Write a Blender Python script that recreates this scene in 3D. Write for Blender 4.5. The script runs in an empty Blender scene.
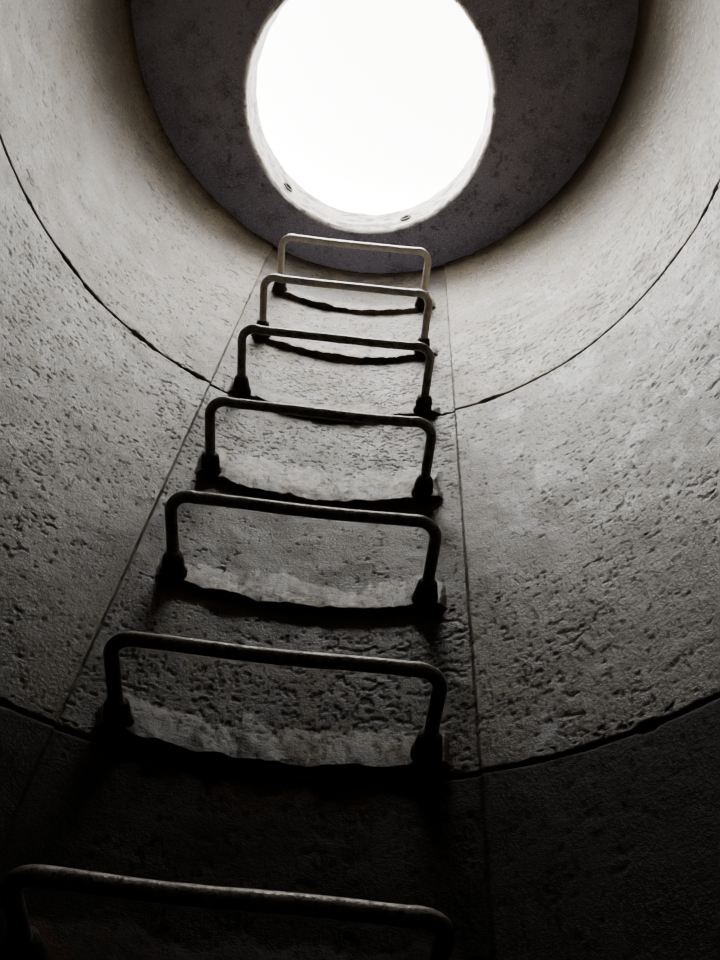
import bpy, math, numpy as np
from mathutils import Matrix, Vector

R=0.675; CX,CY=-0.075,0.25; EYE=1.6
RO=0.77
rng=np.random.RandomState(7)
TAB=rng.rand(64,64,64).astype(np.float32)
def vnoise(x,y,z):
    xi=np.floor(x).astype(np.int32); yi=np.floor(y).astype(np.int32); zi=np.floor(z).astype(np.int32)
    fx=(x-xi).astype(np.float32); fy=(y-yi).astype(np.float32); fz=(z-zi).astype(np.float32)
    fx=fx*fx*(3-2*fx); fy=fy*fy*(3-2*fy); fz=fz*fz*(3-2*fz)
    def t(a,b,c): return TAB[(xi+a)&63,(yi+b)&63,(zi+c)&63]
    c00=t(0,0,0)*(1-fx)+t(1,0,0)*fx; c10=t(0,1,0)*(1-fx)+t(1,1,0)*fx
    c01=t(0,0,1)*(1-fx)+t(1,0,1)*fx; c11=t(0,1,1)*(1-fx)+t(1,1,1)*fx
    return (c00*(1-fy)+c10*fy)*(1-fz)+(c01*(1-fy)+c11*fy)*fz
def fbm(x,y,z,o=3):
    s=0;a=.5;n=0
    for i in range(o):
        s=s+a*vnoise(x*2**i+i*7.3,y*2**i+i*3.1,z*2**i+i*5.7); n+=a; a*=.5
    return s/n
def sst(a,b,x):
    t=np.clip((x-a)/(b-a),0,1); return t*t*(3-2*t)

# ---------------------------------------------------------------- materials
def nt(name):
    m=bpy.data.materials.new(name); m.use_nodes=True
    t=m.node_tree; b=t.nodes['Principled BSDF']
    return m,t,b
def N(t,typ,**k):
    n=t.nodes.new(typ)
    for a,v in k.items(): setattr(n,a,v)
    return n
def noise(t,vec,scale,detail=4,rough=.55):
    n=N(t,'ShaderNodeTexNoise'); n.inputs['Scale'].default_value=scale
    n.inputs['Detail'].default_value=detail; n.inputs['Roughness'].default_value=rough
    t.links.new(vec,n.inputs['Vector']); return n.outputs['Fac']
def ramp(t,fac,a,b):
    r=N(t,'ShaderNodeMapRange'); r.interpolation_type='SMOOTHSTEP'
    r.inputs['From Min'].default_value=a; r.inputs['From Max'].default_value=b
    t.links.new(fac,r.inputs['Value']); return r.outputs['Result']
def mth(t,op,a,b=None):
    n=N(t,'ShaderNodeMath',operation=op)
    for i,v in enumerate((a,b)):
        if v is None: continue
        if isinstance(v,(int,float)): n.inputs[i].default_value=v
        else: t.links.new(v,n.inputs[i])
    return n.outputs[0]
def mix(t,f,a,b,mode='MIX'):
    n=N(t,'ShaderNodeMix',data_type='RGBA',blend_type=mode)
    for sock,v in ((n.inputs[0],f),(n.inputs[6],a),(n.inputs[7],b)):
        if isinstance(v,(int,float)): sock.default_value=v
        elif isinstance(v,tuple): sock.default_value=v
        else: t.links.new(v,sock)
    return n.outputs[2]
def attr(t,name):
    n=N(t,'ShaderNodeAttribute'); n.attribute_name=name; return n.outputs['Fac']

# the large and medium scale mottling is generated procedurally per vertex (attributes big, mid, pit);
# the finest grain and pin holes are shader nodes
def concrete(name,base,light,mort_c,spec=.45,ro0=.38,spots=0.0,pin=.8,use_uv=True):
    m,t,b=nt(name)
    if use_uv:
        c=N(t,'ShaderNodeUVMap'); c.uv_map='UVMap'; vec=c.outputs['UV']
    else:
        c=N(t,'ShaderNodeTexCoord'); vec=c.outputs['Object']
    fine=noise(t,vec,210,2,.85)
    big=attr(t,'big'); mid=attr(t,'mid'); pit=attr(t,'pit'); strip=attr(t,'strip'); mort=attr(t,'mortar'); spt=attr(t,'spots')
    v=N(t,'ShaderNodeTexVoronoi'); v.inputs['Scale'].default_value=95; t.links.new(vec,v.inputs['Vector'])
    sep=N(t,'ShaderNodeSeparateColor'); t.links.new(v.outputs['Color'],sep.inputs[0])
    ins=ramp(t,mth(t,'SUBTRACT',mth(t,'MULTIPLY',sep.outputs[0],.45),mth(t,'ADD',v.outputs['Distance'],mth(t,'MULTIPLY',mth(t,'SUBTRACT',fine,.5),.5))),-.03,.05)
    pins=mth(t,'MULTIPLY',mth(t,'MULTIPLY',ins,mth(t,'GREATER_THAN',sep.outputs[1],.4)),pin)
    pits=mth(t,'MAXIMUM',pit,pins)
    col=mix(t,big,base,light)
    col=mix(t,mth(t,'MULTIPLY',mth(t,'SUBTRACT',1.0,ramp(t,mid,.38,.60)),.65),col,(base[0]*.35,base[1]*.33,base[2]*.3,1))
    col=mix(t,mth(t,'MULTIPLY',ramp(t,fine,.5,.68),.65),col,(light[0]*2.0,light[1]*1.98,light[2]*1.92,1))
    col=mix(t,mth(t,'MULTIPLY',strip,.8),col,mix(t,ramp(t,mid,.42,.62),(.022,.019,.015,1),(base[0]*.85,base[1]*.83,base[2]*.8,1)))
    mc=tuple(q*.2 for q in mort_c[:3])+(1,)
    col=mix(t,mth(t,'MULTIPLY',mort,.9),col,mix(t,ramp(t,mid,.38,.58),mc,mort_c))
    if spots>0: col=mix(t,mth(t,'MULTIPLY',spt,spots),col,(.50,.53,.60,1))
    col=mix(t,mth(t,'MULTIPLY',pits,.92),col,(.010,.009,.007,1))
    col=mix(t,attr(t,'dirt_shade'),col,mix(t,ramp(t,mid,.4,.6),(.010,.008,.006,1),(.055,.030,.016,1)))
    t.links.new(col,b.inputs['Base Color'])
    t.links.new(mth(t,'ADD',ro0,mth(t,'MULTIPLY',mid,.3)),b.inputs['Roughness'])
    b.inputs['Specular IOR Level'].default_value=spec
    bp=N(t,'ShaderNodeBump'); bp.inputs['Strength'].default_value=.8; bp.inputs['Distance'].default_value=.002
    t.links.new(fine,bp.inputs['Height']); t.links.new(bp.outputs['Normal'],b.inputs['Normal'])
    return m
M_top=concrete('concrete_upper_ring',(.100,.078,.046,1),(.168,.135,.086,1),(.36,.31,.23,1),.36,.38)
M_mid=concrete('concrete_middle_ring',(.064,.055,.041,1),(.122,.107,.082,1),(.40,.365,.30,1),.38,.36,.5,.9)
M_low=concrete('concrete_lower_ring',(.017,.0150,.0135,1),(.026,.0235,.021,1),(.042,.039,.035,1),.14,.55)  # light falloff put into the colour: middle and lower rings use darker concrete
M_slab=concrete('concrete_slab',(.35,.35,.50,1),(.43,.43,.60,1),(.48,.44,.38,1),.3,.5,0,.3,False)  # blue of the lens haze is painted into the base colour
M_floor=concrete('concrete_floor',(.03,.03,.03,1),(.05,.05,.05,1),(.03,.03,.03,1),.2,.5,0,.4,False)
def ironmat(name,paint,k,rust):
    m,t,b=nt(name)
    c=N(t,'ShaderNodeTexCoord'); v=c.outputs['Object']
    a=noise(t,v,45,4,.75); f=noise(t,v,240,2,.7)
    col=mix(t,mth(t,'MULTIPLY',ramp(t,a,.46,.60),rust),paint,(.055,.034,.022,1))
    col=mix(t,mth(t,'MULTIPLY',ramp(t,f,.5,.7),rust),col,(.012,.010,.008,1))
    t.links.new(col,b.inputs['Base Color'])
    t.links.new(mth(t,'ADD',.15,mth(t,'MULTIPLY',a,.35)),b.inputs['Roughness'])
    b.inputs['Metallic'].default_value=k
    bp=N(t,'ShaderNodeBump'); bp.inputs['Strength'].default_value=.7; bp.inputs['Distance'].default_value=.0015
    t.links.new(f,bp.inputs['Height']); t.links.new(bp.outputs['Normal'],b.inputs['Normal'])
    return m
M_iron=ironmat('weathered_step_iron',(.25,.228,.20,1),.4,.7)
M_ironL=ironmat('lit_step_iron',(.74,.73,.70,1),.3,.22)  # paler paint stands in for the daylight on the top step
M_ironM=ironmat('half_lit_step_iron',(.58,.565,.53,1),.3,.45)  # same iron, lightened for the daylight reaching the second step
m,t,b=nt('black_rusted_socket'); c=N(t,'ShaderNodeTexCoord'); a=noise(t,c.outputs['Object'],60,3,.7)
t.links.new(mix(t,ramp(t,a,.4,.7),(.010,.009,.008,1),(.045,.025,.015,1)),b.inputs['Base Color']); b.inputs['Roughness'].default_value=.8
bp=N(t,'ShaderNodeBump'); bp.inputs['Strength'].default_value=.9; bp.inputs['Distance'].default_value=.004
t.links.new(a,bp.inputs['Height']); t.links.new(bp.outputs['Normal'],b.inputs['Normal']); M_sock=m

def mesh_np(name,V,F,mats,attrs=None,uv=None,smooth=True):
    me=bpy.data.meshes.new(name)
    me.vertices.add(len(V)); me.vertices.foreach_set('co',V.astype(np.float32).ravel())
    me.loops.add(F.size); me.loops.foreach_set('vertex_index',F.astype(np.int32).ravel())
    me.polygons.add(len(F)); me.polygons.foreach_set('loop_start',np.arange(0,F.size,4,dtype=np.int32))
    me.update(calc_edges=True)
    me.polygons.foreach_set('use_smooth',np.full(len(F),smooth))
    for k,a in (attrs or {}).items():
        at=me.attributes.new(k,'FLOAT','POINT'); at.data.foreach_set('value',np.ascontiguousarray(a,dtype=np.float32).ravel())
    if uv is not None:
        l=me.uv_layers.new(name='UVMap'); l.data.foreach_set('uv',uv.astype(np.float32).ravel())
    for mt in mats: me.materials.append(mt)
    me.validate()
    ob=bpy.data.objects.new(name,me); bpy.context.collection.objects.link(ob); return ob

RUNGS=[EYE+h for h in (2.26,1.95,1.645,1.322,1.024,.724,.423,.120,-.180,-.48,-.78,-1.08)]
MK=[.75,.75,.6,1.0,.75,.28,.12]+[.12]*8      # how strongly the mortar colour shows round each step
A_L=math.asin((-.344-CX)/R); A_R=math.asin((.188-CX)/R)
L_L=math.asin((-.300-CX)/R); L_R=math.asin((.150-CX)/R)

def ring(z0,z1,mat,nth,dz,chipk=.05,dens=0.0):
    n_z=max(8,int((z1-z0)/dz))
    zs=list(np.linspace(z0,z1,n_z+1))
    zs+=[z0+.002,z1-.002]
    for rz in RUNGS:
        zb=rz-.017
        for d in (-.003,-.0015,0,.0015,.003): 
            if z0+.004<zb+d<z1-.004: zs.append(zb+d)
    zs=np.array(sorted(set(np.round(zs,5))))
    f=np.linspace(0,1,nth,endpoint=False)
    th=(f*2-1); th=math.pi*(0.55*th+0.45*np.sign(th)*np.abs(th)**2.6)
    T,Z=np.meshgrid(th,zs)
    px=CX+R*np.sin(T); py=CY+R*np.cos(T)
    big=fbm(px*3.3,py*3.3,Z*3.3,4); clus=fbm(px*6+9,py*6,Z*6,3); mid=fbm(px*24,py*24,Z*30,4)
    rag=(fbm(px*40,py*40,Z*20,3)-.5)
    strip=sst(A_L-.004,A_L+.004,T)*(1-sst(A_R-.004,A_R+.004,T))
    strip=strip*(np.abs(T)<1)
    mort=np.zeros_like(T); dirt_shade=np.zeros_like(T)
    # air-void pits, slightly elongated sideways
    p=fbm(px*82,py*82,Z*118,2)+(clus-.5)*.46+strip*.035+dens
    q=fbm(px*140+4,py*140,Z*190,2)+(big-.5)*.42+strip*.045+dens
    pitA=sst(.790,.815,p); pitB=sst(.742,.772,q)
    pit=np.maximum(pitA,pitB*.9)
    dr=(fbm(px*7,py*7,Z*7,3)-.5)*.006+(fbm(px*60,py*60,Z*60,2)-.5)*.0014
    dr=dr+.005*strip
    for A,w in ((A_L,.0035),(A_R,.0035)):
        gg=np.exp(-((T-A+rag*.008)/w)**2); dr=dr-.0008*gg; mort=np.maximum(mort,.3*gg*sst(.35,.5,mid))
    for i,rz in enumerate(RUNGS):
        zb=rz-.017
        if zb<z0-.12 or zb>z1+.05: continue
        zbb=zb+(fbm(px*22,py*22,Z*0+rz*11,3)-.5)*.007
        top=.070+(.05 if i==3 else 0)+ (fbm(px*26,py*26,Z*0+rz*5,3)-.5)*.06
        lat=sst(L_L-.010,L_L+.010,T+rag*.03)*(1-sst(L_R-.010,L_R+.010,T+rag*.03))*(np.abs(T)<1)
        h=(Z-zbb)/top
        prof=np.where(h<0,0,np.clip(1-h,0,1)**.8)*sst(-.002,.001,Z-zbb)
        dr=dr-lat*prof*(.014+rag*.014)
        mm=lat*sst(-.001,.002,Z-zbb)*(1-sst(.6,.85,h+rag*1.6))
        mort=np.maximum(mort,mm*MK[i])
        pit=pit*(1-mm*.5)
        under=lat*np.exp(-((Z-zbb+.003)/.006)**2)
        dirt_shade=np.maximum(dirt_shade,under*.95)
        # patchy grime round the lip, then painted shade under the ledge
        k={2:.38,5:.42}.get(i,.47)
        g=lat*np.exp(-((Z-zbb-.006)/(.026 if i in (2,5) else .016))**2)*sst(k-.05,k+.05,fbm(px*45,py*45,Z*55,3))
        dirt_shade=np.maximum(dirt_shade,g*.9)
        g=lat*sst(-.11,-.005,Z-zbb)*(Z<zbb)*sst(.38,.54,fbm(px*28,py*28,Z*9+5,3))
        dirt_shade=np.maximum(dirt_shade,g*.8)
        # scattered dark flecks over the mortar
        dirt_shade=np.maximum(dirt_shade,mm*.75*sst(.56,.62,fbm(px*55+3,py*55,Z*60,2)))
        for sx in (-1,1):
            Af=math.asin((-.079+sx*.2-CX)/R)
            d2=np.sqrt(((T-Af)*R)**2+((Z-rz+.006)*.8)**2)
            dirt_shade=np.maximum(dirt_shade,.85*(1-sst(.022,.06,d2+rag*.05)))
    dr=dr+pit*.0016
    e=np.minimum(Z-z0,z1-Z)
    chip=np.clip(fbm(px*30,py*30,Z*10+3,3)-.55,0,1)*chipk
    dr=dr+.010*(1-sst(0,1,e/(.0035+chip)))
    dirt_shade=np.maximum(dirt_shade,.9*(1-sst(.3,1.3,e/(.0035+chip*.8))))
    dirt_shade=np.maximum(dirt_shade,.75*np.exp(-e/.018)*sst(.42,.62,fbm(px*14,py*14,Z*14+9,4)))
    spots=sst(.56,.62,fbm(px*34,py*34,Z*20+2,3))*sst(.42,.56,fbm(px*5,py*5,Z*5+6,2))*(1-strip)*sst(.45,.6,T)*(1-sst(1.2,1.5,T))
    rr=R+dr
    inner=np.stack([CX+rr*np.sin(T),CY+rr*np.cos(T),Z],-1)
    nz=len(zs)
    ob=np.stack([CX+RO*np.sin(th),CY+RO*np.cos(th),np.full(nth,z0)],-1)
    ot=np.stack([CX+RO*np.sin(th),CY+RO*np.cos(th),np.full(nth,z1)],-1)
    G=np.concatenate([inner,ot[None],ob[None]],0)
    nr=nz+2
    idx=np.arange(nr*nth).reshape(nr,nth)
    i0=idx; i1=np.roll(idx,-1,axis=0); 
    F=np.stack([i0,np.roll(i0,-1,axis=1),np.roll(i1,-1,axis=1),i1],-1).reshape(-1,4)
    pad=lambda q:np.concatenate([q,np.zeros((2,nth))],0)
    U=np.concatenate([T*R,np.tile(th*R,(2,1))],0); W=np.concatenate([Z,np.full((1,nth),z1),np.full((1,nth),z0)],0)
    Uf=U.ravel()[F]; Wf=W.ravel()[F]
    w=(Uf.max(1)-Uf.min(1))>2
    Uf[w]=np.where(Uf[w]<0,Uf[w]+2*math.pi*R,Uf[w])
    uv=np.stack([Uf,Wf],-1)
    return mesh_np('concrete_shaft_ring',G.reshape(-1,3),F,[mat],
        dict(strip=pad(strip),mortar=pad(mort*.95),dirt_shade=pad(dirt_shade),pit=pad(pit),big=pad(sst(.35,.65,big)),mid=pad(mid),spots=pad(spots)),uv)
J=[0,.43,EYE-.235,EYE+.692,EYE+1.628,EYE+2.58]
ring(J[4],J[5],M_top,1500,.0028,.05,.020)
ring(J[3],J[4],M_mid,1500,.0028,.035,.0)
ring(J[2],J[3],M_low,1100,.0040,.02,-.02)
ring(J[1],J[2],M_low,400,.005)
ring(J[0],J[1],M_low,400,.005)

# ---------------------------------------------------------------- roof slab with round opening
HX,HY,HR=-.087,.455,.352
def slab():
    z0,z1=J[5],J[5]+.2
    n=900; th=np.linspace(0,2*math.pi,n,endpoint=False)
    rows=[]; mo=[]; di=[]; pi=[]; bi=[]; mi=[]
    def row(blend,rad_in,z,chip=0,rim=0):
        hx=HX+rad_in*np.sin(th); hy=HY+rad_in*np.cos(th)
        ox=CX+.80*np.sin(th); oy=CY+.80*np.cos(th)
        x=hx*(1-blend)+ox*blend; y=hy*(1-blend)+oy*blend
        zz=np.full(n,z)
        q=fbm(x*25,y*25,zz*25,3)-.5
        if chip: 
            x=x+np.sin(th)*q*chip; y=y+np.cos(th)*q*chip
        pt=sst(.77,.83,fbm(x*60,y*60,zz*45,2)+(fbm(x*5,y*5,zz*5,2)-.5)*.2)*(1-rim)*.5
        rows.append(np.stack([x,y,zz+ ((q*.004+pt*.002) if 0<blend<1 and z<z0+.01 else 0)],-1))
        mo.append(np.full(n,float(rim))); pi.append(pt)
        bi.append(sst(.35,.65,fbm(x*4,y*4,zz*4,3))); mi.append(fbm(x*24,y*24,zz*24,4)*.6+.27)
        di.append(rim*.8*sst(.54,.64,fbm(x*35,y*35,zz*70,3)))
    for bl in np.linspace(1,0.03,110): row(bl,HR,z0)
    row(.015,HR,z0+.001,0,.5); row(0,HR+.001,z0+.004,.010,1)
    row(0,HR-.004,z0+.012,.008,1)
    for k in range(1,40): row(0,HR-.004,z0+.012+.17*k/39,.008,1)
    row(0,HR+.004,z1-.006,.01,1); row(.03,HR,z1)
    for bl in np.linspace(.06,1,6): row(bl,HR,z1)
    G=np.stack(rows,0); nr=len(rows); idx=np.arange(nr*n).reshape(nr,n)
    i1=np.roll(idx,-1,axis=0)
    F=np.stack([idx,i1,np.roll(i1,-1,axis=1),np.roll(idx,-1,axis=1)],-1).reshape(-1,4)
    return mesh_np('concrete_roof_slab',G.reshape(-1,3),F,[M_slab],dict(mortar=np.stack(mo),dirt_shade=np.stack(di),pit=np.stack(pi),big=np.stack(bi),mid=np.stack(mi)))
sl=slab()
def sock_plug(ang,z):
    V=[];F=[];n=20
    c=Vector((HX+(HR-.006)*math.sin(ang),HY+(HR-.006)*math.cos(ang),z))
    nrm=Vector((math.sin(ang),math.cos(ang),0)); tx=Vector((math.cos(ang),-math.sin(ang),0)); tz=Vector((0,0,1))
    prof=[(.018,.004),(.018,-.003),(.013,-.003),(.011,.003)]
    for r,d in prof:
        for k in range(n):
            a=2*math.pi*k/n; V.append(c+nrm*d+tx*(r*math.cos(a))+tz*(r*math.sin(a)))
    for i in range(len(prof)-1):
        for k in range(n):
            F.append((i*n+k,i*n+(k+1)%n,(i+1)*n+(k+1)%n,(i+1)*n+k))
    F.append(tuple(range(3*n,4*n)))
    me=bpy.data.meshes.new('lifting_socket'); me.from_pydata(V,[],F); me.materials.append(M_sock)
    o=bpy.data.objects.new('lifting_socket',me); bpy.context.collection.objects.link(o); o.parent=sl
sock_plug(-.72,J[5]+.075); sock_plug(.42,J[5]+.075)

# ---------------------------------------------------------------- floor with channel
def floor():
    n=96; rows=[]; th=np.linspace(0,2*math.pi,n,endpoint=False)
    for k,r in enumerate(np.linspace(RO,.01,40)):
        x=CX+r*np.sin(th); y=CY+r*np.cos(th)
        z=np.where(np.abs(x-CX)<.12,-.0-np.sqrt(np.clip(.12**2-(x-CX)**2,0,1))*.8,0)+ (fbm(x*12,y*12,x*0,3)-.5)*.01-.006
        rows.append(np.stack([x,y,z],-1))
    rows.append(np.stack([CX+.01*np.sin(th),CY+.01*np.cos(th),np.full(n,-.2)],-1))
    rows.append(np.stack([CX+RO*np.sin(th),CY+RO*np.cos(th),np.full(n,-.2)],-1))
    G=np.stack(rows,0); nr=len(rows); idx=np.arange(nr*n).reshape(nr,n)
    i1=np.roll(idx,-1,axis=0)
    F=np.stack([idx,np.roll(idx,-1,axis=1),np.roll(i1,-1,axis=1),i1],-1).reshape(-1,4)
    P=G.reshape(-1,3)
    mesh_np('floor',P,F,[M_floor],dict(big=fbm(P[:,0]*4,P[:,1]*4,P[:,2]*4,3),mid=fbm(P[:,0]*20,P[:,1]*20,P[:,2]*20,3)))
floor()

# ---------------------------------------------------------------- step irons
def tube(path,rad,n=20,cap=True):
    V=[];F=[];P=[Vector(p) for p in path]
    up=Vector((0,0,1))
    for i,p in enumerate(P):
        tg=(P[min(i+1,len(P)-1)]-P[max(i-1,0)]).normalized()
        s=tg.cross(up).normalized(); u=s.cross(tg)
        r=rad[i] if isinstance(rad,list) else rad
        for k in range(n):
            a=2*math.pi*k/n; V.append(p+s*(r*math.cos(a))+u*(r*math.sin(a)))
    for i in range(len(P)-1):
        for k in range(n): F.append((i*n+k,i*n+(k+1)%n,(i+1)*n+(k+1)%n,(i+1)*n+k))
    if cap: F.append(tuple(range(n))[::-1]); F.append(tuple(range((len(P)-1)*n,len(P)*n)))
    return V,F
def step(i,z):
    rs=np.random.RandomState(40+i)
    W=.200; yb=.74; xc=-.079+rs.uniform(-.002,.002); rb=.030
    yw=CY+math.sqrt(R*R-(W)**2)+.015
    pts=[]
    for y in np.linspace(yw,yb+rb,12,endpoint=False): pts.append((xc-W,y,z))
    for a in np.linspace(0,math.pi/2,10): pts.append((xc-W+rb-rb*math.cos(a),yb+rb-rb*math.sin(a),z))
    for x in np.linspace(-W+rb,W-rb,40)[1:-1]: pts.append((xc+x,yb+.003*math.cos(x*7),z+.0012*math.sin(x*23+i)))
    for a in np.linspace(math.pi/2,0,10): pts.append((xc+W-rb+rb*math.cos(a),yb+rb-rb*math.sin(a),z))
    for y in np.linspace(yb+rb,yw,13)[1:]: pts.append((xc+W,y,z))
    rad=[.0090+.0006*float(vnoise(np.array([k*.7]),np.array([i*3.3]),np.array([.5]))[0]) for k in range(len(pts))]
    V,F=tube(pts,rad)
    nm=len(F); mid=[0]*nm
    for sx in (-1,1):
        yy=yw
        prof=[(yy,.021),(yy-.022,.021),(yy-.030,.018),(yy-.038,.0175),(yy-.052,.0155),(yy-.056,.013),(yy-.058,.009)]
        v,f=tube([(xc+sx*W,y,z) for y,_ in prof],[r*(1+rs.uniform(-.06,.06)) for _,r in prof],24)
        o=len(V); V+=v; F+=[tuple(q+o for q in ff) for ff in f]; mid+=[1]*len(f)
    me=bpy.data.meshes.new('step_iron'); me.from_pydata([tuple(v) for v in V],[],F)
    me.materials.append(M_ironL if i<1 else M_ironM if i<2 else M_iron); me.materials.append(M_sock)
    for p,mi in zip(me.polygons,mid): p.material_index=mi; p.use_smooth=True
    o=bpy.data.objects.new('step_iron',me); bpy.context.collection.objects.link(o)
for i,z in enumerate(RUNGS): step(i,z)

# ---------------------------------------------------------------- daylight: sky above the opening, bright ring and side bias shaped for wall falloff
w=bpy.data.worlds.new('shaped_sky'); bpy.context.scene.world=w; w.use_nodes=True
t=w.node_tree; bg=t.nodes['Background']; bg.inputs['Color'].default_value=(1,.98,.94,1)
tc=N(t,'ShaderNodeTexCoord'); sx=N(t,'ShaderNodeSeparateXYZ'); t.links.new(tc.outputs['Generated'],sx.inputs[0])
cr=N(t,'ShaderNodeValToRGB'); t.links.new(sx.outputs['Z'],cr.inputs[0]); e=cr.color_ramp.elements
e[0].position=0; e[0].color=(.12,)*3+(1,); e[1].position=1; e[1].color=(.20,)*3+(1,)
for p,v in ((.55,.15),(.72,.33),(.84,.85),(.895,1.0),(.935,.60),(.97,.25)):
    q=e.new(p); q.color=(v,v,v,1)
az=mth(t,'SUBTRACT',1.0,mth(t,'MULTIPLY',sx.outputs['X'],.6))
st=mth(t,'MULTIPLY',mth(t,'MULTIPLY',cr.outputs[0],az),58.0)
t.links.new(st,bg.inputs['Strength'])

# ---------------------------------------------------------------- camera
f=850.
Z=Vector((60,-560,f)).normalized()
u=Vector((-Z.y,Z.x,0)).normalized()
n=Z.cross(u)
right=Vector((u.x,n.x,Z.x)); up=-Vector((u.y,n.y,Z.y)); back=-Vector((u.z,n.z,Z.z))
M=Matrix((right,up,back)).transposed().to_4x4(); M.translation=Vector((0,0,EYE))
cd=bpy.data.cameras.new('camera'); cam=bpy.data.objects.new('camera',cd); bpy.context.collection.objects.link(cam)
cam.matrix_world=M; cd.sensor_fit='VERTICAL'; cd.sensor_height=24; cd.sensor_width=18; cd.lens=24*f/960
cd.clip_start=.01
bpy.context.scene.camera=cam
